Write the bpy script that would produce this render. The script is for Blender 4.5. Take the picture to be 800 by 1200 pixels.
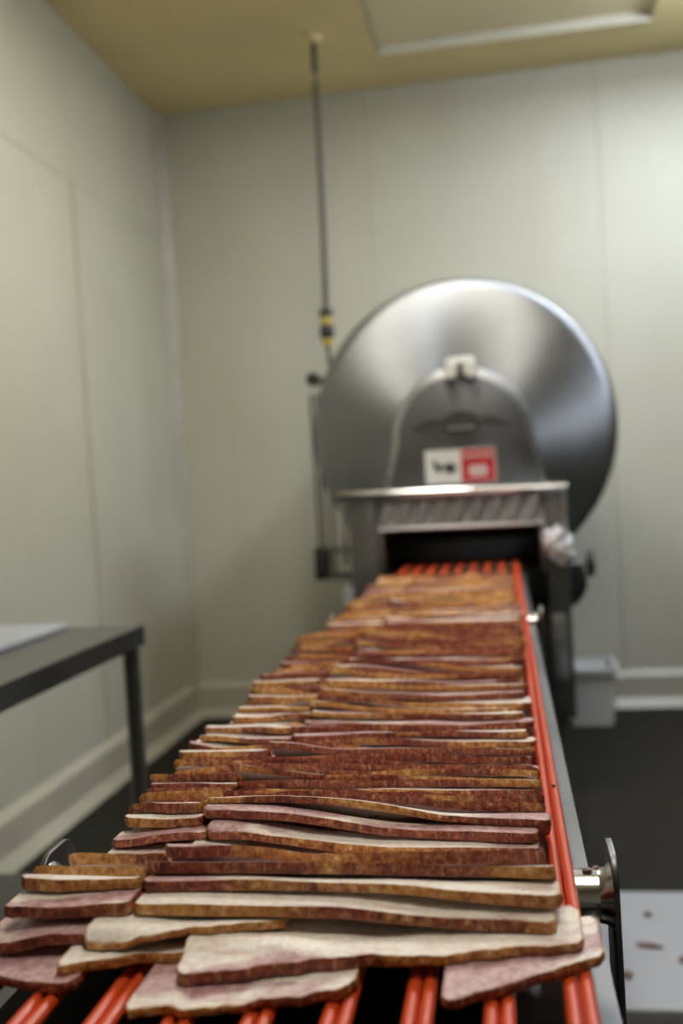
import bpy, bmesh, math, random
import numpy as np
from mathutils import Vector, Matrix

for o in list(bpy.data.objects):
    bpy.data.objects.remove(o, do_unlink=True)
SC = bpy.context.scene
COL = SC.collection

# ------------------------------------------------------------------ camera
FPX = 1167.0
def unit(v):
    return v / np.linalg.norm(v)
dY = unit(np.array([188.0, 45.0, FPX]))
dX = np.array([1.0, 0.056, 0.0]); dX[2] = -(dX[0]*dY[0] + dX[1]*dY[1]) / dY[2]; dX = unit(dX)
dZ = np.cross(dX, dY)
if dZ[1] < 0: dZ = -dZ
CM = np.array([dX, dY, dZ])
cam_d = bpy.data.cameras.new('camera')
cam = bpy.data.objects.new('camera', cam_d); COL.objects.link(cam)
r_, u_, f_ = CM @ np.array([1, 0, 0]), CM @ np.array([0, 1, 0]), CM @ np.array([0, 0, 1])
cam.matrix_world = Matrix(((r_[0], u_[0], -f_[0], 0), (r_[1], u_[1], -f_[1], 0), (r_[2], u_[2], -f_[2], 1.25), (0, 0, 0, 1)))
cam_d.sensor_fit = 'VERTICAL'; cam_d.sensor_height = 36.0
cam_d.lens = FPX / 1200 * 36.0
cam_d.clip_start = 0.02
cam_d.dof.use_dof = True
cam_d.dof.focus_distance = 0.93
cam_d.dof.aperture_fstop = 3.2
SC.camera = cam

# ------------------------------------------------------------------ world, light, exposure
w = bpy.data.worlds.new('world'); SC.world = w; w.use_nodes = True
w.node_tree.nodes['Background'].inputs[0].default_value = (0.6, 0.65, 0.7, 1)
w.node_tree.nodes['Background'].inputs[1].default_value = 0.02
SC.view_settings.view_transform = 'Standard'
SC.view_settings.look = 'None'
SC.view_settings.gamma = 1.0
SC.view_settings.use_curve_mapping = False
SC.view_settings.exposure = 0.2
# two ceiling LED battens and one added fill batten are the only lamps: (x, y, length along y, width, radiance, colour, diffuser depth); their
# glowing diffusers and housings are built with the ceiling further down
CEIL = 3.34
BATTENS = [(1.10, 4.0, 1.0, 0.3, 49, (0.90, 1.0, 1.15), 0.045), (-0.36, 3.10, 1.2, 0.3, 29, (1.0, 0.955, 0.84), 0.012), (0.3, 0.7, 1.2, 0.3, 20, (1.0, 0.95, 0.84), 0.02)]

# ------------------------------------------------------------------ helpers
def tag(o, label=None, cat=None, group=None, kind=None):
    if label: o['label'] = label
    if cat: o['category'] = cat
    if group: o['group'] = group
    if kind: o['kind'] = kind
    return o
def empty(name, loc=(0, 0, 0)):
    o = bpy.data.objects.new(name, None); COL.objects.link(o)
    o.location = loc; o.empty_display_size = 0.05
    return o
def link(name, me, mats, parent=None, smooth=False):
    o = bpy.data.objects.new(name, me); COL.objects.link(o)
    if not isinstance(mats, (list, tuple)): mats = [mats]
    if not me.materials:
        for m in mats: me.materials.append(m)
    if parent is not None:
        o.parent = parent
        o.matrix_parent_inverse = Matrix.Translation(-Vector(parent.location)) if parent.type == 'EMPTY' else Matrix.Identity(4)
    if smooth:
        for p in me.polygons: p.use_smooth = True
    return o
def bmobj(name, bm, mats, parent=None, smooth=False):
    me = bpy.data.meshes.new(name); bm.normal_update(); bm.to_mesh(me); bm.free()
    o = link(name, me, mats, parent, False)
    if smooth:
        me.shade_smooth() if hasattr(me, 'shade_smooth') else None
        try: me.set_sharp_from_angle(angle=math.radians(38))
        except Exception: pass
    return o
def add_box(bm, x0, x1, y0, y1, z0, z1, bev=0.0, seg=2, mat=None):
    M = Matrix.Translation(((x0+x1)/2, (y0+y1)/2, (z0+z1)/2)) @ Matrix.Diagonal((abs(x1-x0), abs(y1-y0), abs(z1-z0), 1))
    if mat is not None: M = mat @ M
    g = bmesh.ops.create_cube(bm, size=1.0, matrix=M)
    if bev > 0:
        es = set()
        for v in g['verts']: es.update(v.link_edges)
        bmesh.ops.bevel(bm, geom=list(es), offset=bev, segments=seg, affect='EDGES', profile=0.5)
def box(name, dims, mat, parent=None, bev=0.0, seg=2):
    bm = bmesh.new(); add_box(bm, *dims, bev=bev, seg=seg)
    return bmobj(name, bm, mat, parent, smooth=bev > 0)
def add_cyl(bm, a, b, r, seg=24, r2=None, caps=True):
    a, b = Vector(a), Vector(b); d = b - a
    M = Matrix.Translation((a+b)/2) @ d.to_track_quat('Z', 'Y').to_matrix().to_4x4()
    bmesh.ops.create_cone(bm, cap_ends=caps, segments=seg, radius1=r, radius2=r if r2 is None else r2, depth=d.length, matrix=M)
def cyl(name, a, b, r, mat, parent=None, seg=24, r2=None):
    bm = bmesh.new(); add_cyl(bm, a, b, r, seg, r2)
    return bmobj(name, bm, mat, parent, smooth=True)
def add_lathe(bm, prof, seg=48, M=Matrix.Identity(4), cap=False):
    """prof: list of (r, h) revolved about local z"""
    rings = []
    for r, h in prof:
        if r < 1e-6: rings.append([bm.verts.new(M @ Vector((0, 0, h)))])
        else: rings.append([bm.verts.new(M @ Vector((r*math.cos(2*math.pi*k/seg), r*math.sin(2*math.pi*k/seg), h))) for k in range(seg)])
    for A, B in zip(rings, rings[1:]):
        for k in range(seg):
            k2 = (k+1) % seg
            if len(A) == 1 and len(B) == 1: continue
            if len(A) == 1: bm.faces.new((A[0], B[k2], B[k]))
            elif len(B) == 1: bm.faces.new((A[k], A[k2], B[0]))
            else: bm.faces.new((A[k], A[k2], B[k2], B[k]))
    bmesh.ops.recalc_face_normals(bm, faces=bm.faces)
def add_tube(bm, pts, r, seg=10, caps=True):
    pts = [Vector(p) for p in pts]; rings = []
    up = Vector((0, 0, 1))
    for i, p in enumerate(pts):
        t = (pts[min(i+1, len(pts)-1)] - pts[max(i-1, 0)]).normalized()
        s = t.cross(up)
        if s.length < 1e-3: s = t.cross(Vector((1, 0, 0)))
        s.normalize(); n = s.cross(t)
        rings.append([bm.verts.new(p + (s*math.cos(2*math.pi*k/seg) + n*math.sin(2*math.pi*k/seg))*r) for k in range(seg)])
    for A, B in zip(rings, rings[1:]):
        for k in range(seg):
            bm.faces.new((A[k], A[(k+1) % seg], B[(k+1) % seg], B[k]))
    if caps:
        bm.faces.new(rings[0]); bm.faces.new(rings[-1])
    bmesh.ops.recalc_face_normals(bm, faces=bm.faces)
def add_prism(bm, poly, axis, a0, a1, bev=0.0):
    """poly: 2-D points; axis 'x' -> (y,z), 'y' -> (x,z), 'z' -> (x,y)"""
    def P(p, a):
        return {'x': (a, p[0], p[1]), 'y': (p[0], a, p[1]), 'z': (p[0], p[1], a)}[axis]
    A = [bm.verts.new(P(p, a0)) for p in poly]; B = [bm.verts.new(P(p, a1)) for p in poly]
    fs = [bm.faces.new(A), bm.faces.new(B)]
    n = len(poly)
    for k in range(n):
        fs.append(bm.faces.new((A[k], A[(k+1) % n], B[(k+1) % n], B[k])))
    bmesh.ops.recalc_face_normals(bm, faces=fs)
    if bev > 0:
        es = list(set(list(fs[0].edges) + list(fs[1].edges)))
        bmesh.ops.bevel(bm, geom=es, offset=bev, segments=2, affect='EDGES', profile=0.5)

# ------------------------------------------------------------------ materials
class NT:
    def __init__(s, name):
        s.m = bpy.data.materials.new(name); s.m.use_nodes = True
        s.t = s.m.node_tree; s.n = s.t.nodes; s.b = s.n['Principled BSDF']
    def add(s, kind, **kw):
        n = s.n.new(kind)
        for k, v in kw.items(): setattr(n, k, v)
        return n
    def l(s, a, b): s.t.links.new(a, b)
    def coords(s, scale=(1, 1, 1), which='Object'):
        tc = s.add('ShaderNodeTexCoord'); mp = s.add('ShaderNodeMapping'); mp.inputs['Scale'].default_value = scale
        s.l(tc.outputs[which], mp.inputs[0]); return mp.outputs[0]
    def noise(s, vec, scale, detail=4, rough=0.55, dist=0.0):
        n = s.add('ShaderNodeTexNoise'); n.inputs['Scale'].default_value = scale; n.inputs['Detail'].default_value = detail
        n.inputs['Roughness'].default_value = rough; n.inputs['Distortion'].default_value = dist
        if vec is not None: s.l(vec, n.inputs['Vector'])
        return n.outputs['Fac']
    def ramp(s, fac, stops, interp='LINEAR'):
        r = s.add('ShaderNodeValToRGB'); r.color_ramp.interpolation = interp
        e = r.color_ramp.elements
        while len(e) < len(stops): e.new(0.5)
        for el, (p, c) in zip(e, stops):
            el.position = p; el.color = (c, c, c, 1) if isinstance(c, (int, float)) else (*c, 1)
        s.l(fac, r.inputs[0]); return r.outputs[0]
    def mix(s, fac, a, b, mode='MIX'):
        m = s.add('ShaderNodeMix', data_type='RGBA', blend_type=mode)
        for inp, v in ((m.inputs[0], fac), (m.inputs[6], a), (m.inputs[7], b)):
            if isinstance(v, (int, float)): inp.default_value = v
            elif isinstance(v, tuple): inp.default_value = (*v, 1)
            else: s.l(v, inp)
        return m.outputs[2]
    def math(s, op, a, b=0.0, clamp=False):
        m = s.add('ShaderNodeMath', operation=op, use_clamp=clamp)
        for inp, v in ((m.inputs[0], a), (m.inputs[1], b)):
            if isinstance(v, (int, float)): inp.default_value = v
            else: s.l(v, inp)
        return m.outputs[0]
    def bump(s, h, strength=0.3, dist=0.001):
        b = s.add('ShaderNodeBump'); b.inputs['Strength'].default_value = strength; b.inputs['Distance'].default_value = dist
        s.l(h, b.inputs['Height']); s.l(b.outputs[0], s.b.inputs['Normal'])
    def set(s, **kw):
        for k, v in kw.items():
            inp = s.b.inputs[k.replace('_', ' ')]
            if isinstance(v, (int, float)): inp.default_value = v
            elif isinstance(v, tuple): inp.default_value = (*v, 1)
            else: s.l(v, inp)
        return s.m

def plain(name, col, rough=0.5, metal=0.0, var=0.12, scale=8.0, bump=0.0):
    t = NT(name); v = t.coords()
    n = t.noise(v, scale, 5)
    c = t.mix(t.ramp(n, [(0.3, 0.0), (0.7, 1.0)]), tuple(x*(1-var) for x in col), tuple(min(1, x*(1+var)) for x in col))
    t.set(Base_Color=c, Roughness=rough, Metallic=metal)
    if bump: t.bump(t.noise(v, scale*12, 3), bump, 0.001)
    return t.m
def steel(name, col=(0.52, 0.52, 0.53), rough=0.33, brush=(2, 2, 180), metal=1.0, var=0.18):
    t = NT(name); v = t.coords(brush)
    n = t.noise(v, 1.6, 4); n2 = t.noise(t.coords(), 5.0, 4)
    c = t.mix(n2, tuple(x*(1-var) for x in col), tuple(min(1, x*(1+var)) for x in col))
    r = t.math('ADD', t.math('MULTIPLY', n2, 0.22), rough - 0.08)
    t.set(Base_Color=c, Roughness=r, Metallic=metal)
    t.bump(n, 0.08, 0.0006)
    return t.m

def wall_mat():
    t = NT('cream_wall_panel'); v = t.coords()
    n = t.noise(v, 1.1, 5, 0.6)
    c = t.mix(t.ramp(n, [(0.3, 0.0), (0.72, 1.0)]), (0.495, 0.476, 0.375), (0.55, 0.536, 0.45))
    streak = t.noise(t.coords((5, 5, 0.35)), 1.0, 5, 0.65)
    c = t.mix(t.math('MULTIPLY', t.ramp(streak, [(0.52, 0.0), (0.78, 1.0)]), 0.3), c, (0.42, 0.395, 0.30))
    t.set(Base_Color=c, Roughness=0.6)
    t.bump(t.noise(v, 26, 3), 0.05, 0.002)
    return t.m
def floor_mat():
    t = NT('wet_concrete_floor'); v = t.coords()
    n = t.noise(v, 2.2, 7, 0.62); n2 = t.noise(v, 38, 4)
    c = t.ramp(n, [(0.28, (0.009, 0.008, 0.0055)), (0.55, (0.015, 0.013, 0.009)), (0.78, (0.028, 0.024, 0.016))])
    c = t.mix(0.35, c, t.ramp(n2, [(0.3, (0.006, 0.005, 0.004)), (0.7, (0.026, 0.023, 0.016))]))
    t.set(Base_Color=c, Roughness=t.ramp(n, [(0.3, 0.55), (0.7, 0.75)]))
    t.b.inputs['Specular IOR Level'].default_value = 0.18
    t.bump(n2, 0.25, 0.003)
    return t.m
M_WALL = wall_mat()
M_FLOOR = floor_mat()
M_CEIL = plain('ochre_ceiling', (0.76, 0.63, 0.33), 0.6, var=0.10, scale=1.3)
M_CEILPANEL = plain('ceiling_hatch', (0.76, 0.67, 0.43), 0.6, var=0.08, scale=1.5)
M_TRIM = plain('cream_skirting', (0.44, 0.41, 0.33), 0.45, var=0.12, scale=3)
M_CAULK = plain('ochre_caulk', (0.36, 0.32, 0.21), 0.7, var=0.2, scale=6)
M_PALETRIM = plain('pale_hatch_trim', (0.72, 0.68, 0.55), 0.5, var=0.06)
M_STEEL = steel('brushed_steel')
M_STEELD = steel('dull_dark_steel', (0.20, 0.195, 0.19), 0.42)
M_STEELX = steel('brushed_steel_rail', (0.20, 0.20, 0.205), 0.40, (180, 2, 2))
M_POLISH = steel('polished_roller_steel', (0.66, 0.66, 0.67), 0.16, (2, 160, 160), var=0.08)
M_TABLE = steel('table_steel', (0.24, 0.24, 0.235), 0.36, (140, 3, 3))
M_BLACK = plain('black_rubber', (0.018, 0.017, 0.016), 0.55, var=0.3, scale=30)
M_DARK = plain('cavity_shade_black', (0.006, 0.005, 0.004), 0.85, var=0.3)  # near-black colour paints in the shade of the mouth and conveyor void
M_YELLOW = plain('yellow_plastic', (0.50, 0.36, 0.06), 0.5)
M_ROD = plain('dark_brown_cable', (0.055, 0.045, 0.032), 0.55, var=0.2)
M_WHITEP = plain('white_polyethylene', (0.36, 0.37, 0.40), 0.5, var=0.05, scale=5, bump=0.05)
M_BIN = plain('milky_plastic', (0.70, 0.70, 0.69), 0.45, var=0.06, scale=6)
M_CLOTH = plain('white_cloth', (0.74, 0.73, 0.77), 0.8, var=0.1, scale=30, bump=0.2)
M_SIGNW = plain('sign_white', (0.70, 0.69, 0.65), 0.5, var=0.03)
M_SIGNR = plain('sign_red', (0.50, 0.012, 0.02), 0.45, var=0.06)
M_SIGNK = plain('sign_black', (0.03, 0.03, 0.03), 0.5)
M_SCRAP = plain('meat_scrap', (0.18, 0.095, 0.065), 0.55, var=0.5, scale=60, bump=0.3)
def led_mat(power, col):
    t = NT('led_diffuser'); t.set(Base_Color=(0.8, 0.8, 0.8), Emission_Color=tuple(col))
    t.b.inputs['Emission Strength'].default_value = power
    return t.m

def cord_mat():
    t = NT('orange_urethane_cord'); v = t.coords()
    n = t.noise(v, 14, 5); n2 = t.noise(v, 160, 3)
    c = t.mix(n, (0.58, 0.055, 0.010), (0.70, 0.085, 0.016))
    c = t.mix(t.ramp(n2, [(0.66, 0.0), (0.74, 0.5)]), c, (0.25, 0.06, 0.03))
    t.set(Base_Color=c, Roughness=0.33)
    t.b.inputs['Subsurface Weight'].default_value = 0.0
    t.bump(n2, 0.08, 0.0006)
    return t.m
M_CORD = cord_mat()

def disc_mat():
    t = NT('spun_steel_disc')
    v = t.coords(); sep = t.add('ShaderNodeSeparateXYZ'); t.l(v, sep.inputs[0])
    x, z = sep.outputs[0], sep.outputs[2]
    rad = t.math('SQRT', t.math('ADD', t.math('MULTIPLY', x, x), t.math('MULTIPLY', z, z)))
    comb = t.add('ShaderNodeCombineXYZ'); t.l(rad, comb.inputs[0])
    ring = t.noise(comb.outputs[0], 120, 3)
    cl = t.noise(v, 3.4, 5, 0.6)
    c = t.mix(cl, (0.22, 0.223, 0.232), (0.38, 0.383, 0.392))
    r = t.math('ADD', t.math('MULTIPLY', cl, 0.22), 0.36)
    t.set(Base_Color=c, Roughness=r, Metallic=1.0)
    t.b.inputs['Anisotropic'].default_value = 0.85
    tg = t.add('ShaderNodeTangent', direction_type='RADIAL', axis='Y'); t.l(tg.outputs[0], t.b.inputs['Tangent'])
    t.bump(ring, 0.06, 0.0006)
    return t.m
M_DISC = disc_mat()

# bacon: uv = (metres along the slice + seed, metres from the near edge)
def fat_field(t):
    uvn = t.add('ShaderNodeUVMap', uv_map='uv'); mp = t.add('ShaderNodeMapping'); mp.inputs['Scale'].default_value = (5.5, 15.0, 1.0)
    t.l(uvn.outputs[0], mp.inputs[0])
    ba = t.add('ShaderNodeAttribute', attribute_name='fatness')
    return uvn.outputs[0], t.math('ADD', t.noise(mp.outputs[0], 1.0, 3, 0.5, 0.6), ba.outputs['Fac'])
def face_mat():
    t = NT('bacon_face'); uv, f = fat_field(t)
    v = t.coords()
    fine = t.noise(v, 170, 4); mid = t.noise(v, 45, 4)
    fw = t.math('ADD', f, t.math('MULTIPLY', t.math('SUBTRACT', mid, 0.5), 0.12))
    fc = t.ramp(fine, [(0.32, 0.0), (0.68, 1.0)])
    lean = t.mix(fc, (0.42, 0.205, 0.215), (0.68, 0.47, 0.475))
    fat = t.mix(fc, (0.80, 0.68, 0.57), (0.94, 0.89, 0.84))
    streak = t.noise(t.coords((14, 130, 130)), 1.0, 4, 0.6)
    fat = t.mix(t.ramp(streak, [(0.52, 0.0), (0.70, 0.55)]), fat, (0.62, 0.36, 0.34))
    lean = t.mix(t.ramp(streak, [(0.55, 0.0), (0.72, 0.6)]), lean, (0.74, 0.56, 0.50))
    lean = t.mix(t.ramp(mid, [(0.32, 0.4), (0.44, 0.0)]), lean, (0.20, 0.045, 0.05))
    c = t.mix(t.ramp(fw, [(0.455, 0.0), (0.515, 1.0)]), lean, fat)
    at = t.add('ShaderNodeAttribute', attribute_name='edge')
    e = t.math('ADD', at.outputs['Fac'], t.math('MULTIPLY', t.math('SUBTRACT', mid, 0.5), 0.004))
    rim = t.ramp(t.math('MULTIPLY', e, 300.0), [(0.1, 1.0), (0.5, 0.0)])
    c = t.mix(t.math('MULTIPLY', rim, 0.75), c, t.mix(t.ramp(f, [(0.43, 0.0), (0.52, 1.0)]), (0.16, 0.045, 0.025), (0.50, 0.27, 0.11)))
    sp = t.ramp(t.noise(v, 75, 3), [(0.70, 0.0), (0.75, 1.0)])
    c = t.mix(t.math('MULTIPLY', sp, 0.5), c, (0.14, 0.06, 0.04))
    t.set(Base_Color=c, Roughness=t.ramp(mid, [(0.3, 0.28), (0.7, 0.5)]))
    t.b.inputs['Specular IOR Level'].default_value = 0.6
    t.bump(t.math('ADD', fine, t.math('MULTIPLY', mid, 2.0)), 0.35, 0.0014)
    return t.m
def rind_mat():
    t = NT('bacon_rind'); uv, f = fat_field(t)
    v = t.coords()
    fine = t.noise(v, 230, 4, 0.6); mid = t.noise(t.coords((150, 150, 120)), 1.0, 5, 0.66)
    cross = t.noise(t.coords((330, 330, 40)), 1.0, 3, 0.5)
    fw = t.math('ADD', f, t.math('MULTIPLY', t.math('SUBTRACT', mid, 0.5), 0.14))
    dark = t.ramp(mid, [(0.30, (0.060, 0.014, 0.009)), (0.45, (0.24, 0.042, 0.020)), (0.58, (0.40, 0.098, 0.042)), (0.68, (0.64, 0.30, 0.14))])
    amber = t.ramp(mid, [(0.30, (0.27, 0.080, 0.020)), (0.45, (0.64, 0.27, 0.058)), (0.58, (0.80, 0.44, 0.13)), (0.68, (0.90, 0.72, 0.44))])
    c = t.mix(t.ramp(fw, [(0.48, 0.0), (0.56, 1.0)]), dark, amber)
    c = t.mix(t.ramp(cross, [(0.57, 0.0), (0.68, 0.6)]), c, (0.62, 0.36, 0.20))
    c = t.mix(t.ramp(fine, [(0.62, 0.0), (0.72, 0.75)]), c, (0.045, 0.016, 0.01))
    t.set(Base_Color=c, Roughness=t.ramp(fine, [(0.3, 0.24), (0.7, 0.50)]))
    t.b.inputs['Specular IOR Level'].default_value = 0.6
    t.bump(t.math('ADD', fine, mid), 0.8, 0.0018)
    return t.m
M_FACE = face_mat()
M_RIND = rind_mat()

# ------------------------------------------------------------------ room shell
LX, RX, BY, FY = -1.775, 4.6, 5.35, -3.2
def st(o): o['kind'] = 'structure'; return o
st(box('floor', (LX-0.1, RX+0.1, FY-0.1, BY+0.1, -0.1, 0.0), M_FLOOR))
def panel_wall(name, kind, along, across, splits_a, splits_z, side):
    """backing slab plus separate insulated panels with a 4 mm caulked joint"""
    a0, a1 = along
    G = 0.0007
    if kind == 'x':
        bk = box(name, (across + side*0.012, across + side*0.1, a0, a1, 0, CEIL), M_CAULK)
    else:
        bk = box(name, (a0, a1, across + side*0.012, across + side*0.1, 0, CEIL), M_CAULK)
    st(bk)
    for (p, q) in zip(splits_a, splits_a[1:]):
        for (s, t) in zip(splits_z, splits_z[1:]):
            if kind == 'x': d = (min(across, across+side*0.011), max(across, across+side*0.011), p+G, q-G, s+G, t-G)
            else: d = (p+G, q-G, min(across, across+side*0.011), max(across, across+side*0.011), s+G, t-G)
            box('wall_panel', d, M_WALL, bk, bev=0.002, seg=1)
    return bk
panel_wall('wall_left', 'x', (FY, BY+0.1), LX, [FY, -1.9, -0.69, 0.52, 1.73, 2.94, 4.14, BY], [0, 2.63, CEIL], -1)
panel_wall('wall_back', 'y', (LX-0.1, RX+0.1), BY, [LX, -0.62, 0.58, 1.78, 2.98, RX], [0, CEIL], 1)
panel_wall('wall_right', 'x', (FY, BY+0.1), RX, [FY, -1.9, -0.69, 0.52, 1.73, 2.94, 4.14, BY], [0, CEIL], 1)
panel_wall('wall_front', 'y', (LX-0.1, RX+0.1), FY, [LX, -0.62, 0.58, 1.78, 2.98, RX], [0, CEIL], -1)
for jy in (1.73, 2.94, 4.14):
    box('joint_bead', (LX-0.001, LX+0.0025, jy-0.008, jy+0.008, 0.18, 2.62), M_CAULK, bpy.data.objects['wall_left'])
# corner cove strip
bm = bmesh.new(); add_prism(bm, [(LX, BY), (LX+0.05, BY), (LX+0.034, BY-0.012), (LX+0.012, BY-0.034), (LX, BY-0.05)], 'z', 0.0, CEIL)
st(bmobj('trim_1', bm, M_TRIM))
# coved skirting
bm = bmesh.new(); add_prism(bm, [(LX, 0), (LX+0.075, 0), (LX+0.035, 0.045), (LX+0.03, 0.155), (LX, 0.185)], 'y', FY, BY-0.045)
st(bmobj('baseboard_left', bm, M_TRIM))
bm = bmesh.new(); add_prism(bm, [(BY, 0), (BY-0.075, 0), (BY-0.035, 0.045), (BY-0.03, 0.155), (BY, 0.185)], 'x', LX+0.03, RX)
st(bmobj('baseboard_back', bm, M_TRIM))
# ceiling with a recessed hatch
HX0, HX1, HY0, HY1 = -0.49, 0.81, 3.75, 4.93
bm = bmesh.new()
for d in ((LX-0.1, HX0, FY-0.1, BY+0.1), (HX1, RX+0.1, FY-0.1, BY+0.1), (HX0, HX1, FY-0.1, HY0), (HX0, HX1, HY1, BY+0.1)):
    add_box(bm, d[0], d[1], d[2], d[3], CEIL, CEIL+0.1)
ceil = st(bmobj('ceiling', bm, M_CEIL))
box('hatch_panel', (HX0, HX1, HY0, HY1, CEIL+0.036, CEIL+0.09), M_CEILPANEL, ceil)
for d in ((HX0, HX1, HY1-0.006, HY1-0.0005), (HX0, HX1, HY0+0.0005, HY0+0.006)):
    box('hatch_trim', (d[0]+0.001, d[1]-0.001, d[2], d[3], CEIL-0.012, CEIL+0.0355), M_PALETRIM, ceil)
for d in ((HX0+0.0005, HX0+0.006), (HX1-0.006, HX1-0.0005)):
    box('hatch_trim', (d[0], d[1], HY0+0.007, HY1-0.007, CEIL-0.003, CEIL+0.0355), M_CAULK, ceil)
# ceiling battens; the third is added to brighten the near bacon
BLAB = ['long white LED ceiling batten nearest the right wall', 'long white LED ceiling batten above the conveyor', 'unseen fill batten added over the near end of the conveyor']
for i, (x, y, l, wd, p, lc, dd) in enumerate(BATTENS):
    e = tag(empty('ceiling_light', (x, y, CEIL)), BLAB[i], 'light')
    box('housing', (x-wd/2-0.02, x+wd/2+0.02, y-l/2-0.03, y+l/2+0.03, CEIL-0.06, CEIL), M_SIGNW, e, bev=0.006)
    box('diffuser', (x-wd/2, x+wd/2, y-l/2, y+l/2, CEIL-0.061-dd, CEIL-0.061), led_mat(p, lc), e)

# ------------------------------------------------------------------ steel table on the left
T = tag(empty('steel_table', (-1.36, 1.8, 0)), 'stainless steel work table with square legs against the left wall', 'table')
TX0, TX1, TY0, TY1, TZ = -1.735, -0.965, 0.95, 2.53, 0.905
box('table_top', (TX0, TX1, TY0, TY1, TZ-0.004, TZ), M_TABLE, T)
for d in ((TX1-0.004, TX1, TY0, TY1), (TX0, TX0+0.004, TY0, TY1)):
    box('edge_flange', (d[0], d[1], d[2], d[3], TZ-0.052, TZ-0.0045), M_TABLE, T)
for d in ((TX0+0.005, TX1-0.005, TY1-0.004, TY1), (TX0+0.005, TX1-0.005, TY0, TY0+0.004)):
    box('edge_flange', (d[0], d[1], d[2], d[3], TZ-0.052, TZ-0.0045), M_TABLE, T)
for x in (TX0+0.03, TX1-0.03):
    for y in (TY0+0.03, TY1-0.03):
        leg = cyl('leg', (x, y, 0.045), (x, y, TZ-0.006), 0.021, M_TABLE, T, seg=20)
        ft = cyl('foot', (x, y, 0.0), (x, y, 0.05), 0.016, M_BLACK, None, seg=16, r2=0.024)
        ft.parent = leg
box('lower_shelf', (TX0+0.02, TX1-0.02, TY0+0.02, TY1-0.02, 0.205, 0.24), M_STEELD, T, bev=0.004)
bm = bmesh.new(); add_box(bm, -1.72, -1.165, 1.45, 2.50, TZ+0.0005, TZ+0.018, bev=0.006, seg=3)
tag(bmobj('cutting_board', bm, M_WHITEP, None, True), 'white plastic cutting board lying flat on the steel table', 'cutting board')

# ------------------------------------------------------------------ conveyor
BELT = 0.903; CR = 0.0052
C = tag(empty('cord_conveyor', (-0.19, 2.0, 0)), 'long stainless conveyor with paired orange round cords carrying the bacon', 'conveyor')
PAIRS = [0.0315 - 0.0522*k for k in range(9)]
Y0, Y1 = 0.32, 3.98
me_c = None
for px in PAIRS:
    for s in (-1, 1):
        x = px + s*0.00535
        if me_c is None:
            bm = bmesh.new(); rr = 0.026
            pts = [(0, Y0 + (Y1-Y0)*k/40, 0) for k in range(41)]
            pts += [(0, Y1 + rr*math.sin(a), -rr + rr*math.cos(a)) for a in [math.pi*k/8 for k in range(1, 8)]]
            pts += [(0, Y1 - (Y1-Y0)*k/10, -2*rr) for k in range(11)]
            pts += [(0, Y0 - rr*math.sin(a), -rr - rr*math.cos(a)) for a in [math.pi*k/8 for k in range(1, 8)]]
            n = len(pts); rings = []
            for i, p in enumerate(pts):
                t = (Vector(pts[(i+1) % n]) - Vector(pts[i-1])).normalized(); s_ = Vector((1, 0, 0)); nn = s_.cross(t)
                rings.append([bm.verts.new(Vector(p) + (s_*math.cos(2*math.pi*k/12) + nn*math.sin(2*math.pi*k/12))*CR) for k in range(12)])
            for i in range(n):
                A, B = rings[i], rings[(i+1) % n]
                for k in range(12): bm.faces.new((A[k], A[(k+1) % 12], B[(k+1) % 12], B[k]))
            bmesh.ops.recalc_face_normals(bm, faces=bm.faces)
            me_c = bpy.data.meshes.new('belt_cord'); bm.to_mesh(me_c); bm.free()
            for p in me_c.polygons: p.use_smooth = True
        o = link('belt_cord', me_c, M_CORD, C)
        o.location = (x, 0, BELT)
# idler rollers with end brackets
RZ = BELT - CR - 0.0225 + 0.0005
def roller(y, x0, x1, rad, mat, zc):
    bm = bmesh.new(); add_cyl(bm, (x0, y, zc), (x1, y, zc), rad, 48)
    r = bmobj('roller', bm, mat, C, True)
    for x, s in ((x0, 1), (x1, -1)):
        bm = bmesh.new()
        add_lathe(bm, [(rad+0.0003, 0.011*s), (rad+0.0015, 0.005*s), (rad+0.005, 0.001*s), (rad+0.0055, 0.0)], 40, Matrix.Translation((x, y, zc)) @ Matrix.Rotation(math.pi/2, 4, 'Y'))
        o = bmobj('weld_collar', bm, mat, None, True); o.parent = r
    return r
roller(0.885, -0.447, 0.074, 0.0225, M_POLISH, RZ)
roller(2.52, -0.447, 0.074, 0.0225, M_POLISH, RZ)
roller(Y0, -0.43, 0.06, 0.0205, M_STEEL, BELT-0.026)
roller(Y1, -0.43, 0.06, 0.0205, M_STEELD, BELT-0.026)
def bracket(x0, x1, y, hw, z0, z1, mat):
    r = 0.022; poly = [(y-hw, z0), (y+hw, z0)]
    poly += [(y+hw-r+r*math.cos(a), z1-r+r*math.sin(a)) for a in [math.pi/2*k/6 for k in range(7)]]
    poly += [(y-hw+r+r*math.cos(a), z1-r+r*math.sin(a)) for a in [math.pi/2+math.pi/2*k/6 for k in range(7)]]
    bm = bmesh.new(); add_prism(bm, poly, 'x', x0, x1, bev=0.0012)
    return bmobj('roller_bracket', bm, mat, C, True)
for y in (0.905, 2.53):
    bracket(0.074, 0.080, y, 0.036, 0.62, 0.913, M_STEELX)
    bracket(-0.453, -0.447, y, 0.036, 0.62, 0.913, M_STEELX)
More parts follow.
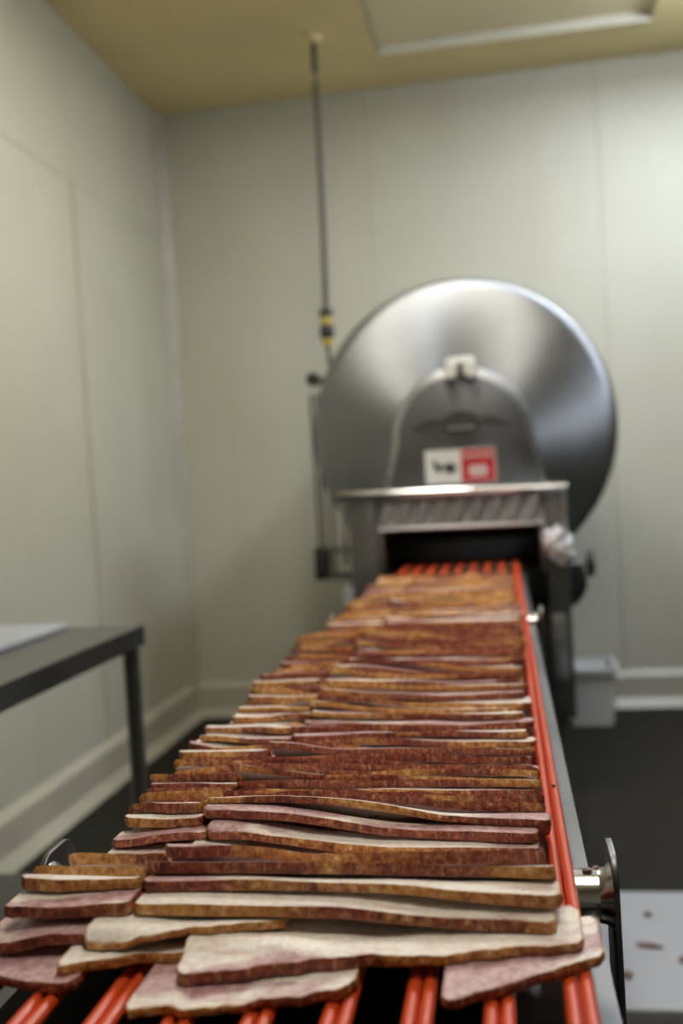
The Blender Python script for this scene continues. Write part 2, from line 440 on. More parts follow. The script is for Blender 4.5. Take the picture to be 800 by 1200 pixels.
# side rails: folded channel
for s, xa, xb in ((1, 0.024, 0.060), (-1, -0.433, -0.397)):
    xo = xb if s > 0 else xa; xi = xa if s > 0 else xb; t = 0.003
    poly = [(xi, 0.872), (xo, 0.872), (xo, 0.735), (xo-s*0.03, 0.735), (xo-s*0.03, 0.735+t), (xo-s*t, 0.735+t), (xo-s*t, 0.872-t), (xi, 0.872-t)]
    bm = bmesh.new(); add_prism(bm, poly, 'y', 0.90, 3.80)
    bmobj('side_rail', bm, M_STEELX, C)
    poly = [(xi, 0.835), (xo, 0.835), (xo, 0.735), (xo-s*0.03, 0.735), (xo-s*0.03, 0.735+t), (xo-s*t, 0.735+t), (xo-s*t, 0.835-t), (xi, 0.835-t)]
    bm = bmesh.new(); add_prism(bm, poly, 'y', 0.30, 0.90)
    bmobj('side_rail', bm, M_STEELX, C)
box('bed_plate', (-0.396, 0.023, 0.965, 3.80, 0.866, 0.870), steel('bed_steel', (0.33, 0.32, 0.31), 0.4, (140, 2, 2)), C)
box('bed_plate', (-0.396, -0.031, 0.36, 0.855, 0.866, 0.870), M_DARK, C)  # near-black sheet stands for the shaded void between the front cords
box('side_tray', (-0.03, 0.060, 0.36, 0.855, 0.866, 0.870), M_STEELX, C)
box('drip_pan', (-0.40, 0.027, 0.34, 3.78, 0.742, 0.745), M_DARK, C)  # black colour carries the shade inside the conveyor
for y in (0.9, 3.0):
    for x in (-0.36, -0.02):
        lg = box('leg', (x-0.02, x+0.02, y-0.02, y+0.02, 0.03, 0.734), M_STEELD, C, bev=0.003)
        f = cyl('foot', (x, y, 0), (x, y, 0.035), 0.03, M_BLACK, None, seg=16, r2=0.016); f.parent = lg
    box('stretcher', (-0.34, -0.04, y-0.015, y+0.015, 0.20, 0.23), M_STEELD, C)

# ------------------------------------------------------------------ slicer
S = tag(empty('bacon_slicer', (-0.18, 4.4, 0)), 'stainless steel bacon slicer with a large round disc guard and low mouth', 'slicer')
# base cabinet + feet
box('cabinet', (-0.585, 0.195, 4.20, 4.95, 0.12, 0.86), M_STEELD, S, bev=0.006)
for x in (-0.53, 0.14):
    for y in (4.26, 4.88):
        cyl('foot', (x, y, 0), (x, y, 0.125), 0.03, M_BLACK, S, seg=16, r2=0.022)
# upper body behind the disc
box('drive_body', (-0.55, 0.19, 4.42, 4.98, 0.862, 1.75), M_STEEL, S, bev=0.02)
# disc guard
DC = Vector((-0.155, 4.30, 1.445)); RD = 0.645
bm = bmesh.new()
prof = [(0.0, 0.150), (0.10, 0.146), (0.20, 0.122), (0.35, 0.086), (0.50, 0.050), (0.60, 0.026), (0.630, 0.017), (0.641, 0.008), (0.645, -0.004), (0.645, -0.085), (0.636, -0.095), (0.0, -0.095)]
add_lathe(bm, prof, 128, Matrix.Rotation(math.pi/2, 4, 'X'))
d = bmobj('disc_guard', bm, M_DISC, S, True); d.location = DC
# arched housing in front of the disc
def arch_poly(xc, zb, hw_b, hw_t, zs, ztop, n=20):
    pts = [(xc-hw_b, zb), (xc+hw_b, zb)]
    pts += [(xc + hw_t*math.cos(a)*(1.0), zs + (ztop-zs)*math.sin(a)) for a in [math.pi*k/n for k in range(n+1)]]
    return pts
bm = bmesh.new(); add_prism(bm, arch_poly(-0.15, 1.05, 0.36, 0.285, 1.40, 1.69), 'y', 4.03, 4.265, bev=0.028)
bmobj('arched_housing', bm, M_STEEL, S, True)
bm = bmesh.new(); add_prism(bm, arch_poly(-0.15, 1.10, 0.335, 0.255, 1.40, 1.655), 'y', 4.018, 4.032, bev=0.004)
arch = bmobj('front_plate', bm, steel('front_plate_steel', (0.19, 0.19, 0.195), 0.42, (90, 4, 4)), S, True)
FYP = 4.018
# latch on top of the arch
lt = box('latch', (-0.197, -0.083, 3.985, 4.05, 1.672, 1.722), M_SIGNW, S, bev=0.012)
for x in (-0.180, -0.100):
    k = cyl('latch_knob', (x, 3.962, 1.664), (x, 4.0, 1.664), 0.026, M_SIGNW, None, seg=20); k.parent = lt
box('latch_tab', (-0.150, -0.130, 3.968, 3.984, 1.66, 1.70), M_STEELD).parent = lt
for x, z in ((-0.475, 1.255), (0.145, 1.24)):
    cyl('housing_bolt', (x, 4.005, z), (x, 4.04, z), 0.016, M_POLISH, S, seg=8)
# embossed oval emblem with two swept wings
EM = empty('emblem', (0, 0, 0)); EM.parent = S; EM.matrix_parent_inverse = Matrix.Translation(-Vector(S.location))
M_EMB = plain('emblem_grey', (0.07, 0.07, 0.07), 0.5, 0.5, var=0.4, scale=40)
M_EMB2 = plain('emblem_light', (0.30, 0.30, 0.30), 0.5, 0.5, var=0.2, scale=40)
ex, ez = -0.152, 1.455
bm = bmesh.new(); add_prism(bm, [(ex+0.085*math.cos(a), ez+0.055*math.sin(a)) for a in [2*math.pi*k/40 for k in range(40)]], 'y', FYP-0.004, FYP+0.001)
bmobj('emblem_oval', bm, M_EMB, EM)
bm = bmesh.new(); add_prism(bm, [(ex-0.055, ez-0.006), (ex+0.055, ez-0.006), (ex+0.06, ez-0.016), (ex-0.06, ez-0.016)], 'y', FYP-0.006, FYP-0.0035)
bmobj('emblem_band', bm, M_EMB2, EM)
for s in (-1, 1):
    bm = bmesh.new(); add_prism(bm, [(ex+s*0.088, ez+0.028), (ex+s*0.135, ez+0.024), (ex+s*0.20, ez-0.012), (ex+s*0.15, ez-0.006), (ex+s*0.095, ez-0.004)], 'y', FYP-0.004, FYP+0.001)
    bmobj('emblem_wing', bm, M_EMB, EM)
bm = bmesh.new()
add_prism(bm, [(ex-0.12, ez-0.03), (ex-0.06, ez-0.058), (ex, ez-0.068), (ex+0.06, ez-0.058), (ex+0.12, ez-0.03), (ex+0.06, ez-0.072), (ex, ez-0.082), (ex-0.06, ez-0.072)], 'y', FYP-0.004, FYP+0.001)
bmobj('emblem_scroll', bm, M_EMB, EM)
# warning sign: white pictogram half, red lettered half
sx0, sx1, sz0, sz1 = -0.302, -0.022, 1.222, 1.358
sg = box('warning_sign', (sx0, sx1, FYP-0.004, FYP-0.0005, sz0, sz1), M_SIGNW, S)
xm = (sx0+sx1)/2 + 0.003
o = box('red_panel', (xm, sx1-0.004, FYP-0.006, FYP-0.0042, sz0+0.004, sz1-0.004), M_SIGNR); o.parent = sg
def text(name, body, size, x, z, y, mat, parent):
    cu = bpy.data.curves.new(name, 'FONT'); cu.body = body; cu.size = size; cu.align_x = 'CENTER'; cu.align_y = 'CENTER'; cu.extrude = 0.0006
    to = bpy.data.objects.new(name, cu); COL.objects.link(to)
    bpy.context.view_layer.update()
    me = bpy.data.meshes.new_from_object(to.evaluated_get(bpy.context.evaluated_depsgraph_get()))
    bpy.data.objects.remove(to)
    me.transform(Matrix.Translation((x, y, z)) @ Matrix.Rotation(math.pi/2, 4, 'X'))
    o = bpy.data.objects.new(name, me); COL.objects.link(o); me.materials.clear(); me.materials.append(mat); o.parent = parent
    return o
text('heading_lettering', 'DANGER', 0.030, (xm+sx1-0.004)/2, sz1-0.030, FYP-0.0068, M_SIGNW, sg)
for k, (hw) in enumerate((0.034, 0.040, 0.034)):
    zc = 1.284 - 0.016*k; xc = (xm+sx1-0.004)/2
    o = box('small_lettering', (xc-hw, xc+hw, FYP-0.0068, FYP-0.0062, zc-0.005, zc+0.005), M_SIGNW); o.parent = sg
# pictogram: hand over a blade
bm = bmesh.new()
hx, hz = sx0+0.07, (sz0+sz1)/2
add_prism(bm, [(hx-0.040, hz+0.028), (hx-0.030, hz+0.030), (hx-0.018, hz+0.006), (hx-0.004, hz-0.012), (hx-0.016, hz-0.022), (hx-0.034, hz-0.010)], 'y', FYP-0.0055, FYP-0.004)
for k in range(3):
    add_box(bm, hx-0.012+0.011*k, hx-0.005+0.011*k, FYP-0.0055, FYP-0.004, hz-0.012, hz+0.016-0.004*k)
o = bmobj('hand_pictogram', bm, M_SIGNK); o.parent = sg
bm = bmesh.new()
add_prism(bm, [(hx+0.030+r*math.cos(a), hz-0.006+r*math.sin(a)) for r, a in [((0.026 if k % 2 else 0.019), 2*math.pi*k/20) for k in range(20)]], 'y', FYP-0.0055, FYP-0.004)
o = bmobj('blade_pictogram', bm, M_EMB); o.parent = sg
# hood over the mouth
cyl('hood_bar', (-0.64, 3.85, 1.2), (0.238, 3.85, 1.187), 0.017, M_POLISH, S, seg=20)
box('hood_roof', (-0.62, 0.22, 3.885, 4.10, 1.176, 1.184), M_STEEL, S)
for x0, x1 in ((-0.605, -0.495), (0.155, 0.232)):
    box('hood_post', (x0, x1, 3.87, 4.035, 0.30, 1.175), M_STEELD, S, bev=0.006)
for x in (-0.628, 0.228):
    box('frame_strut', (x-0.008, x+0.008, 3.868, 3.892, 0.93, 1.19), M_STEEL, S, bev=0.002)
# fluted deflector: a sheet pressed into shallow vertical flutes, leaning towards the belt
bm = bmesh.new(); NXF = 120; rows = []
for j in range(9):
    v = j/8
    row = []
    for i in range(NXF+1):
        u = i/NXF; x = -0.490 + u*0.642
        ph = u*9 + v*0.55
        d_ = 0.006*math.sin(2*math.pi*ph)*min(1, 4*v)*min(1, 6*(1-v))
        row.append(bm.verts.new((x, 3.905 - 0.03*v + d_, 1.178 - 0.118*v)))
    rows.append(row)
for A, B in zip(rows, rows[1:]):
    for i in range(NXF): bm.faces.new((A[i], A[i+1], B[i+1], B[i]))
o = bmobj('deflector', bm, steel('deflector_steel', (0.34, 0.33, 0.33), 0.42), S, True)
md = o.modifiers.new('solid', 'SOLIDIFY'); md.thickness = 0.003
cyl('deflector_lip', (-0.490, 3.873, 1.058), (0.152, 3.873, 1.053), 0.008, M_STEEL, S, seg=14)
# mouth tunnel, its shade put into the near-black colour
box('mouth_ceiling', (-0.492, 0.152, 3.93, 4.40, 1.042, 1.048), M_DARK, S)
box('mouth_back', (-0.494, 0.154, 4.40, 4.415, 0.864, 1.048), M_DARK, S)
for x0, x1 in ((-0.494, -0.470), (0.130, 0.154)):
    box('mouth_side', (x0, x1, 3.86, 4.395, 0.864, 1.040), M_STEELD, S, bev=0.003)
box('blade_edge', (-0.46, 0.12, 4.20, 4.206, 0.985, 1.040), M_DARK, S)  # blackened edge, shade of the mouth painted on
# guide rods and clamp on the left flank
for x, y in ((-0.838, 4.47), (-0.815, 4.50), (-0.775, 4.48)):
    cyl('guide_rod', (x, y, 0.83), (x, y, 1.66), 0.008, M_STEELD, S, seg=12)
box('rod_clamp', (-0.86, -0.552, 4.445, 4.525, 0.935, 0.960), M_STEELD, S, bev=0.004)
box('rod_clamp', (-0.86, -0.60, 4.445, 4.525, 0.815, 0.845), M_STEELD, S, bev=0.004)
box('rod_block', (-0.863, -0.80, 4.435, 4.535, 0.816, 0.962), M_BLACK, S, bev=0.008)
box('control_box', (-0.735, -0.59, 4.40, 4.60, 0.56, 0.78), plain('grey_paint', (0.45, 0.46, 0.47), 0.5), S, bev=0.01)
cyl('guard_knob', (-0.80, 4.33, 1.715), (-0.80, 4.38, 1.715), 0.03, M_BLACK, S, seg=20)
box('knob_arm', (-0.81, -0.552, 4.385, 4.42, 1.705, 1.725), M_STEELD, S)
# drive drum with hand knob on the right flank
bm = bmesh.new(); add_lathe(bm, [(0, 0.02), (0.05, 0.018), (0.105, 0.012), (0.116, 0.0), (0.116, -0.07), (0.108, -0.08), (0, -0.08)], 48, Matrix.Translation((0.200, 4.11, 0.800)) @ Matrix.Rotation(math.pi/2, 4, 'X'))
bmobj('drive_drum', bm, M_BLACK, S, True)
cyl('knob_shaft', (0.232, 3.93, 0.885), (0.306, 3.93, 0.885), 0.009, M_STEELD, S, seg=12)
bm = bmesh.new(); add_lathe(bm, [(0, 0), (0.048, 0.0), (0.052, 0.006), (0.052, 0.018), (0.046, 0.026), (0, 0.026)], 32, Matrix.Translation((0.303, 3.93, 0.885)) @ Matrix.Rotation(math.pi/2, 4, 'Y'))
bmobj('hand_knob', bm, M_BLACK, S, True)
box('flank_plate', (0.156, 0.214, 3.862, 3.869, 0.45, 0.70), M_STEEL, S, bev=0.003)
# crumpled white cloth tucked onto the post
bm = bmesh.new(); bmesh.ops.create_icosphere(bm, subdivisions=4, radius=1.0)
random.seed(5)
from mathutils import noise as mnoise
for v in bm.verts:
    p = v.co.copy()
    k = 1.0 + 0.42*mnoise.noise(p*2.1 + Vector((3, 1, 7))) + 0.20*mnoise.noise(p*5.0) + 0.10*abs(mnoise.noise(p*9.0))
    v.co = Vector((p.x*0.050*k - 0.012*p.z, p.y*0.036*k, p.z*0.070*k*(1.0 if p.z < 0 else 0.8)))
bmesh.ops.translate(bm, verts=bm.verts, vec=(0.192, 3.80, 0.975))
tag(bmobj('crumpled_cloth', bm, M_CLOTH, None, True), 'crumpled white cloth stuffed beside the slicer mouth above the dark drum', 'cloth')

# ------------------------------------------------------------------ hanging power cable
P = tag(empty('hanging_power_cable', (-0.772, 4.66, CEIL)), 'dark cable hanging from the ceiling with black and yellow plug', 'cable')
bm = bmesh.new(); add_cyl(bm, (-0.759, 4.66, CEIL-0.03), (-0.759, 4.66, CEIL), 0.03, 20, r2=0.045); bmobj('ceiling_rose', bm, M_CEIL, P, True)
bm = bmesh.new()
add_tube(bm, [(-0.759 - 0.018*t + 0.006*math.sin(3*t), 4.66, CEIL-0.03 - t*1.245) for t in [k/20 for k in range(21)]], 0.0135, 12)
bmobj('cable', bm, M_ROD, P, True)
for z0, z1, r, m in ((2.035, 2.075, 0.032, M_BLACK), (2.000, 2.0345, 0.027, M_YELLOW), (1.935, 1.9995, 0.033, M_BLACK), (1.905, 1.9345, 0.026, M_YELLOW)):
    bm = bmesh.new(); add_lathe(bm, [(0, z0), (r-0.004, z0), (r, z0+0.006), (r, z1-0.006), (r-0.004, z1), (0, z1)], 24, Matrix.Translation((-0.776, 4.66, 0)))
    bmobj('plug_body' if m is M_BLACK else 'plug_ring', bm, m, P, True)
bm = bmesh.new(); add_tube(bm, [(-0.776, 4.66, 1.905), (-0.774, 4.66, 1.84), (-0.76, 4.67, 1.74), (-0.72, 4.70, 1.62), (-0.64, 4.72, 1.56), (-0.552, 4.72, 1.55)], 0.011, 12)
bmobj('machine_lead', bm, M_ROD, P, True)

# ------------------------------------------------------------------ plastic tub by the back wall
B = tag(empty('plastic_tub', (0.37, 5.05, 0)), 'milky white plastic tub standing on the floor by the back wall', 'tub')
def rrect(cx, cy, hx, hy, r, n=5):
    out = []
    for (sx, sy, a0) in ((1, 1, 0), (-1, 1, 90), (-1, -1, 180), (1, -1, 270)):
        for k in range(n+1):
            a = math.radians(a0 + 90*k/n); out.append((cx + sx*(hx-r) + r*math.cos(a), cy + sy*(hy-r) + r*math.sin(a)))
    return out
def shell(bm, rings):
    R = [[bm.verts.new((x, y, z)) for x, y in rrect(cx, cy, hx, hy, r)] for (cx, cy, hx, hy, r, z) in rings]
    for A, B_ in zip(R, R[1:]):
        n = len(A)
        for k in range(n): bm.faces.new((A[k], A[(k+1) % n], B_[(k+1) % n], B_[k]))
    bm.faces.new(R[0]); bm.faces.new(R[-1])
    bmesh.ops.recalc_face_normals(bm, faces=bm.faces)
bcx, bcy = 0.365, 5.07
bm = bmesh.new()
shell(bm, [(bcx, bcy, 0.105, 0.14, 0.03, 0.0), (bcx, bcy, 0.125, 0.165, 0.035, 0.27), (bcx, bcy, 0.121, 0.161, 0.033, 0.27), (bcx, bcy, 0.102, 0.137, 0.028, 0.005)])
bmobj('tub_body', bm, M_BIN, B, True)
bm = bmesh.new()
shell(bm, [(bcx, bcy, 0.126, 0.166, 0.035, 0.262), (bcx, bcy, 0.138, 0.178, 0.04, 0.262), (bcx, bcy, 0.139, 0.179, 0.04, 0.283), (bcx, bcy, 0.124, 0.164, 0.034, 0.283), (bcx, bcy, 0.1255, 0.1655, 0.034, 0.262)][:4])
# open the rim
for f in [f for f in bm.faces if len(f.verts) > 4]: bm.faces.remove(f)
bmobj('tub_rim', bm, M_BIN, B, True)

# ------------------------------------------------------------------ white board on the floor at right, with scraps
box_b = bmesh.new(); add_box(box_b, 0.06, 0.98, 2.235, 2.87, 0.0005, 0.05, bev=0.008, seg=3)
tag(bmobj('plastic_board', box_b, M_WHITEP, None, True), 'white plastic board with meat scraps lying on dark floor at right', 'board')
def scrap(x, y, z, lx, ly, lz, rz, seed, label):
    bm = bmesh.new(); bmesh.ops.create_icosphere(bm, subdivisions=2, radius=1.0)
    for v in bm.verts:
        p = v.co.copy(); k = 1 + 0.55*mnoise.noise(p*1.7 + Vector((seed, seed*2, 1)))
        v.co = Vector((p.x*lx*k, p.y*ly*k, max(-0.6, p.z)*lz*k))
    zmin = min(v.co.z for v in bm.verts)
    bmesh.ops.transform(bm, matrix=Matrix.Translation((x, y, z - zmin)) @ Matrix.Rotation(rz, 4, 'Z'), verts=bm.verts)
    tag(bmobj('meat_scrap', bm, M_SCRAP, None, True), label, 'scrap', 'meat scraps')
scrap(0.318, 2.71, 0.0505, 0.010, 0.012, 0.006, 0, 1, 'round dark meat scrap nearest the far edge of the white board')
scrap(0.295, 2.53, 0.0505, 0.034, 0.010, 0.006, -0.15, 2, 'long thin brown meat scrap in the middle of the white board')
scrap(0.368, 2.46, 0.0505, 0.013, 0.012, 0.006, 0.4, 3, 'dark meat scrap at the right frame edge on the white board')
scrap(0.225, 2.38, 0.0505, 0.011, 0.014, 0.007, 0.2, 4, 'reddish meat scrap on the white board right beside the roller bracket')
ztop = RZ + 0.0225
scrap(0.054, 0.882, ztop-0.0008, 0.0042, 0.004, 0.0022, 0.3, 5, 'tiny dark crumb on the polished roller end, left of two')
scrap(0.062, 0.890, ztop-0.0012, 0.0036, 0.003, 0.0018, 1.0, 6, 'tiny dark crumb on the polished roller end, right of two')
scrap(PAIRS[0]+0.005, 1.09, BELT+CR-0.0006, 0.002, 0.003, 0.0018, 0.0, 7, 'tiny dark crumb stuck on the rightmost orange cord')

# ------------------------------------------------------------------ bacon
rng = np.random.default_rng(11); random.seed(11)
GX0, GX1, GDX = -0.54, 0.14, 0.004
GY0, GY1, GDY = 0.50, 4.15, 0.002
NX, NY = int(round((GX1-GX0)/GDX))+1, int(round((GY1-GY0)/GDY))+1
HM = np.full((NX, NY), BELT + CR + 0.0006)
def maxf(a, rx, ry):
    out = a.copy()
    for d in range(1, rx+1):
        out[d:] = np.maximum(out[d:], a[:-d]); out[:-d] = np.maximum(out[:-d], a[d:])
    b = out.copy()
    for d in range(1, ry+1):
        out[:, d:] = np.maximum(out[:, d:], b[:, :-d]); out[:, :-d] = np.maximum(out[:, :-d], b[:, d:])
    return out
def boxf(a, rx, ry):
    p = np.pad(a, ((rx, rx), (ry, ry)), 'edge')
    c = np.zeros((a.shape[0], p.shape[1]))
    for d in range(2*rx+1): c += p[d:d+a.shape[0]]
    o = np.zeros_like(a)
    for d in range(2*ry+1): o += c[:, d:d+a.shape[1]]
    return o / ((2*rx+1)*(2*ry+1))
def wav(amp, freqs):
    ph = [(f, random.uniform(0, 6.28), amp*random.uniform(0.4, 1.0)/(1+0.10*f)) for f in freqs]
    return lambda x: sum(a*np.sin(f*x*6.283 + p) for f, p, a in ph)
def slice_mesh(x0, x1, near, far, t, lift=None, corner=0.018, nv=9, step=0.0085, stiff=10):
    """near/far: functions of x giving the slice's outline in y; draped on what lies below"""
    nu = max(10, int((x1-x0)/step))
    xs = np.linspace(x0, x1, nu+1)
    L = x1-x0
    def ends(x, c):
        dd = np.minimum(x-x0, x1-x); q = np.clip(1 - dd/c, 0, 1)
        return 1 - np.sqrt(np.clip(1 - q*q, 0, 1))
    def nr(x): return near(x) + corner*ends(x, corner*1.1)
    def fr(x): return np.maximum(far(x) - corner*ends(x, corner*1.1), nr(x) + 0.02)
    ia, ib = max(0, int((x0-GX0)/GDX)-4), min(NX, int((x1-GX0)/GDX)+6)
    yl, yh = nr(xs).min(), fr(xs).max()
    ja, jb = max(0, int((yl-GY0)/GDY)-10), min(NY, int((yh-GY0)/GDY)+12)
    W = HM[ia:ib, ja:jb]
    gx = GX0 + GDX*np.arange(ia, ib); gy = GY0 + GDY*np.arange(ja, jb)
    cx = np.clip(gx, x0, x1)
    mask = (gx[:, None] >= x0-0.002) & (gx[:, None] <= x1+0.002) & (gy[None] >= nr(cx)[:, None]-0.001) & (gy[None] <= fr(cx)[:, None]+0.001)
    ins = np.where((gx >= x0-0.001) & (gx <= x1+0.001))[0]
    Wc = W[np.clip(np.arange(len(gx)), ins[0], ins[-1])]
    A = boxf(boxf(maxf(Wc, stiff, 2), stiff//2, 2), stiff//2, 0) + 0.0003
    if lift is not None: A = A + lift(gx)[:, None]
    tw = wav(0.0011, (2.0, 4.0, 9.0))
    tt = t + tw(gx)[:, None]
    W[mask] = np.maximum(W, A + tt)[mask]
    def samp(x, y):
        fx = np.clip((x-gx[0])/GDX, 0, len(gx)-1.001); fy = np.clip((y-gy[0])/GDY, 0, len(gy)-1.001)
        i, j = fx.astype(int), fy.astype(int); a, b = fx-i, fy-j
        return A[i, j]*(1-a)*(1-b) + A[i+1, j]*a*(1-b) + A[i, j+1]*(1-a)*b + A[i+1, j+1]*a*b
    V = np.linspace(0, 1, nv+1)**1.35
    X = np.repeat(xs[:, None], nv+1, 1)
    n_, f_ = nr(xs), fr(xs)
    Y = n_[:, None] + (f_-n_)[:, None]*V[None]
    Zb = samp(X.ravel(), Y.ravel()).reshape(X.shape)
    Zt = Zb + t + tw(X)
    return X, Y, Zb, Zt, n_
def build_slice(label, group, *a, fatness=0.0, **kw):
    X, Y, Zb, Zt, n_ = slice_mesh(*a, **kw)
    nu, nv = X.shape[0]-1, X.shape[1]-1
    seed = random.uniform(0, 60)
    N = X.size
    ctr = Vector((float(X.mean()), float(Y.mean()), float(Zb.min())))
    co = np.concatenate([np.stack([X, Y, Zt], -1).reshape(-1, 3), np.stack([X, Y, Zb], -1).reshape(-1, 3)]) - np.array(ctr)
    idx = np.arange(N).reshape(X.shape)
    f = []
    for i in range(nu):
        for j in range(nv):
            a_, b_, c_, d_ = idx[i, j], idx[i+1, j], idx[i+1, j+1], idx[i, j+1]
            f.append((a_, b_, c_, d_)); f.append((d_+N, c_+N, b_+N, a_+N))
    me = bpy.data.meshes.new('bacon_slice'); me.from_pydata(co.tolist(), [], f)
    Vd = (Y - n_[:, None])
    uvv = np.stack([X + seed, Vd], -1).reshape(-1, 2); uvv = np.concatenate([uvv, uvv])
    uvl = me.uv_layers.new(name='uv'); vi = np.zeros(len(me.loops), dtype=np.int32); me.loops.foreach_get('vertex_index', vi)
    uvl.data.foreach_set('uv', uvv[vi].astype(np.float32).ravel())
    ed = np.minimum(np.minimum(X - X.min(), X.max() - X), np.minimum(Vd, Y[:, -1:] - Y)).ravel(); ed = np.concatenate([ed, ed]).astype(np.float32)
    at = me.attributes.new('edge', 'FLOAT', 'POINT'); at.data.foreach_set('value', ed)
    at = me.attributes.new('fatness', 'FLOAT', 'POINT'); at.data.foreach_set('value', np.full(len(ed), fatness, dtype=np.float32))
    o = link('bacon_slice', me, M_FACE, None, True); o.location = ctr
    tag(o, label, 'bacon slice', group)
    # rind: the cut-edge band round the slice
    loop = [(i, 0) for i in range(nu)] + [(nu, j) for j in range(nv)] + [(i, nv) for i in range(nu, 0, -1)] + [(0, j) for j in range(nv, 0, -1)]
    pts = np.array([[X[p], Y[p]] for p in loop]); n = len(loop)
    tan = np.roll(pts, -1, 0) - np.roll(pts, 1, 0); tan /= np.linalg.norm(tan, axis=1)[:, None] + 1e-9
    nor = np.stack([tan[:, 1], -tan[:, 0]], -1)
    vs, uvs = [], []
    K = 4
    nz = np.random.default_rng(int(seed*1000)).normal(0, 1, (K+1, n))
    for k in range(K+1):
        s = k/K
        for m, p in enumerate(loop):
            off = 0.0 if k in (0, K) else 0.0007*math.sin(math.pi*s) + 0.0005*nz[k, m]
            z = Zt[p]*(1-s) + Zb[p]*s
            vs.append((X[p] + nor[m, 0]*off - ctr.x, Y[p] + nor[m, 1]*off - ctr.y, z - ctr.z))
            uvs.append((X[p] + seed, Vd[p] if p[1] != nv else 0.05))
    fs = []
    for k in range(K):
        for m in range(n):
            m2 = (m+1) % n
            fs.append((k*n+m2, k*n+m, (k+1)*n+m, (k+1)*n+m2))
    mr = bpy.data.meshes.new('rind'); mr.from_pydata(vs, [], fs)
    ul = mr.uv_layers.new(name='uv'); vi = np.zeros(len(mr.loops), dtype=np.int32); mr.loops.foreach_get('vertex_index', vi)
    ul.data.foreach_set('uv', np.array(uvs, dtype=np.float32)[vi].ravel())
    at = mr.attributes.new('fatness', 'FLOAT', 'POINT'); at.data.foreach_set('value', np.full(len(vs), fatness, dtype=np.float32))
    r = bpy.data.objects.new('rind', mr); COL.objects.link(r); mr.materials.append(M_RIND)
    for p in mr.polygons: p.use_smooth = True
    r.parent = o
    return o
def lin(xa, ya, xb, yb, amp=0.003, fr=(3, 7, 13), bow=0.0):
    wv = wav(amp, fr); ph = random.uniform(0, 3.1); k = random.uniform(1.0, 2.2)
    return lambda x: ya + (yb-ya)*(x-xa)/(xb-xa) + wv(x) + bow*np.sin(ph + 3.1416*k*(x-xa)/(xb-xa))
FG = 'loose slices at the front end of the belt'
# loose pieces lying nearly flat at the front
def piece(label, x0, x1, ya, yb, wa, wb, t, amp, fatness, fr=(3, 7, 13, 29, 53, 90), corner=0.009):
    nf = lin(x0, ya, x1, yb, amp, fr)
    ff = lin(x0, ya+wa, x1, yb+wb, amp, fr)
    build_slice(label, FG, x0, x1, nf, ff, t, corner=corner, step=0.004, stiff=9, fatness=fatness)
piece('ragged pale slice lying lowest at bottom centre across three orange cords', -0.264, -0.116, 0.607, 0.640, 0.07, 0.05, 0.006, 0.008, -0.01)
piece('pink slice angled at the bottom right corner over the last cords', -0.057, 0.051, 0.624, 0.686, 0.085, 0.07, 0.007, 0.004, -0.04)
piece('small pink end slice at bottom left above the first cords', -0.388, -0.312, 0.648, 0.638, 0.08, 0.08, 0.007, 0.003, -0.07)
piece('white fatty slice in front of the seam, lower of two', -0.330, -0.180, 0.650, 0.684, 0.07, 0.06, 0.006, 0.005, 0.09)
piece('broad pale slice lying across most of the front of the belt', -0.240, 0.038, 0.640, 0.692, 0.085, 0.08, 0.008, 0.004, 0.02)
piece('pink slice poking out at far left edge of the photo', -0.405, -0.305, 0.672, 0.680, 0.08, 0.08, 0.008, 0.003, -0.06)
piece('white fatty slice in front of the seam, upper of two', -0.318, -0.176, 0.662, 0.688, 0.06, 0.06, 0.006, 0.005, 0.10)

ORD = ['first', 'second', 'third', 'fourth', 'fifth', 'sixth', 'seventh', 'eighth', 'ninth', 'tenth', 'eleventh', 'twelfth', 'thirteenth', 'fourteenth',
       'fifteenth', 'sixteenth', 'seventeenth', 'eighteenth', 'nineteenth', 'twentieth', 'twenty-first', 'twenty-second', 'twenty-third', 'twenty-fourth']
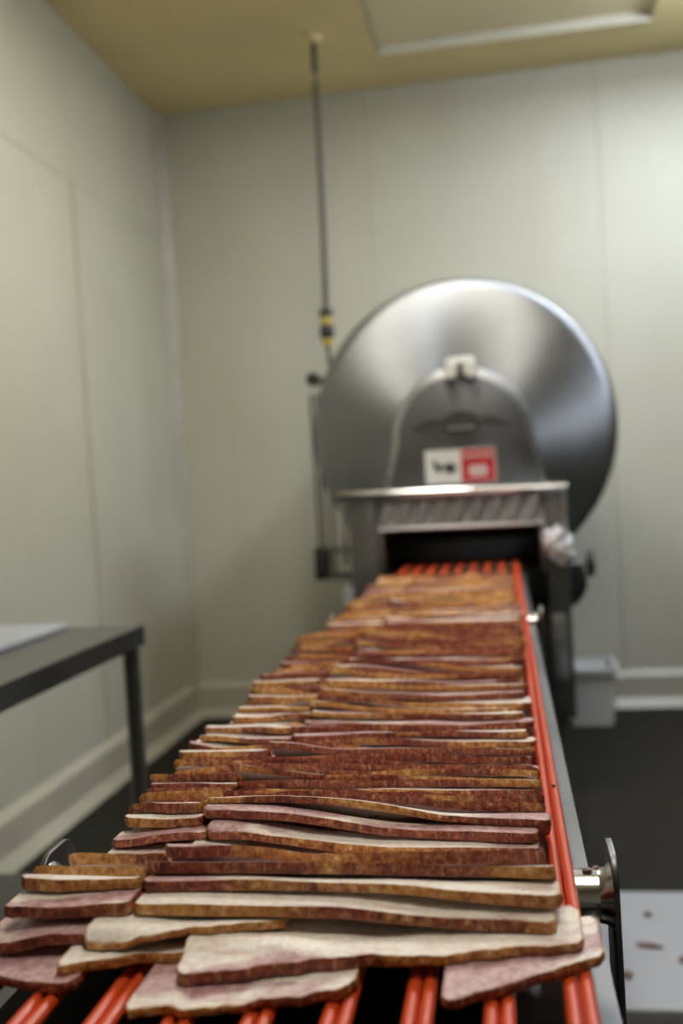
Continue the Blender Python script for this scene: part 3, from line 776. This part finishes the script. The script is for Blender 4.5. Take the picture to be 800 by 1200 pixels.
# near-edge positions of the rows: tight runs and wider steps
y = 0.742; rows_y = []
known = [0.700, 0.719, 0.740, 0.762, 0.812, 0.834, 0.849, 0.865, 0.884, 0.908, 0.926, 0.942, 0.972, 0.990, 1.008, 1.026, 1.056, 1.074, 1.092, 1.13]
rows_y += known; y = known[-1]
while y < 3.08:
    if random.random() < 0.15: y += random.uniform(0.040, 0.056)
    else: y += random.uniform(0.015, 0.028)
    rows_y.append(y)
for k, yr in enumerate(rows_y):
    if k < len(ORD):
        ll = 'short bacon slice left of the seam, %s full row from the front' % ORD[k]
        rl = 'long bacon slice right of the seam, %s full row from the front' % ORD[k]
    elif yr < 2.45:
        ll = 'blurred short bacon slice left of the seam, beyond twenty-fourth row, before far roller'
        rl = 'blurred long bacon slice right of the seam, beyond twenty-fourth row, before far roller'
    else:
        ll = 'blurred short amber bacon slice left of the seam, between far roller and slicer mouth'
        rl = 'blurred long amber bacon slice right of the seam, between far roller and slicer mouth'
    drift = 0.012*math.sin(yr*5.0) + 0.006*math.sin(yr*13)
    seam = -0.287 + random.uniform(-0.008, 0.008)
    xl = -0.402 + 0.6*drift + random.uniform(-0.012, 0.010)
    if yr < 1.1: xl = (-0.390 if yr < 0.75 else -0.368 if yr < 0.9 else -0.382) + random.uniform(-0.007, 0.007)
    xr = 0.017 - 0.4*drift + random.uniform(-0.012, 0.009)
    if yr < 0.80: xr = 0.020 + random.uniform(-0.004, 0.006)
    sk = random.uniform(-0.06, 0.045) if yr > 0.8 else random.uniform(-0.005, 0.035)
    wl = random.uniform(0.052, 0.070)
    for side in (0, 1):
        a, b = (xl, seam) if side == 0 else (seam + random.uniform(0.001, 0.004), xr)
        dy = random.uniform(-0.006, 0.006) if side == 0 else 0
        nf = lin(a, yr + dy + sk*(a+0.18), b, yr + dy + sk*(b+0.18), 0.0016, (2.2, 5, 9, 17, 31, 61), bow=random.uniform(-0.005, 0.005))
        ff = lin(a, yr + dy + wl + sk*(a+0.18), b, yr + dy + wl + sk*(b+0.18), 0.004, (2, 5, 9))
        lift = None
        if 1.15 < yr < 1.9 and random.random() < 0.30:
            am = random.uniform(0.003, 0.007); xa_ = a
            lift = (lambda am, xa_: lambda g: am*np.clip(1-(g-xa_)/0.07, 0, 1)**2)(am, xa_)
        build_slice(ll if side == 0 else rl, 'shingled bacon slices on the belt', a, b, nf, ff, random.uniform(0.0062, 0.0088) if yr > 0.77 else random.uniform(0.0082, 0.0096), lift=lift,
                    corner=random.uniform(0.002, 0.006), stiff=22 if yr < 0.80 else 12,
                    fatness=random.uniform(-0.06, 0.06) + (0.03 if side == 0 else 0.0) + (0.04 if yr > 2.2 else 0.0), step=0.005 if yr < 1.3 else 0.012, nv=8 if yr < 1.6 else 6)
print('bacon rows', len(rows_y))
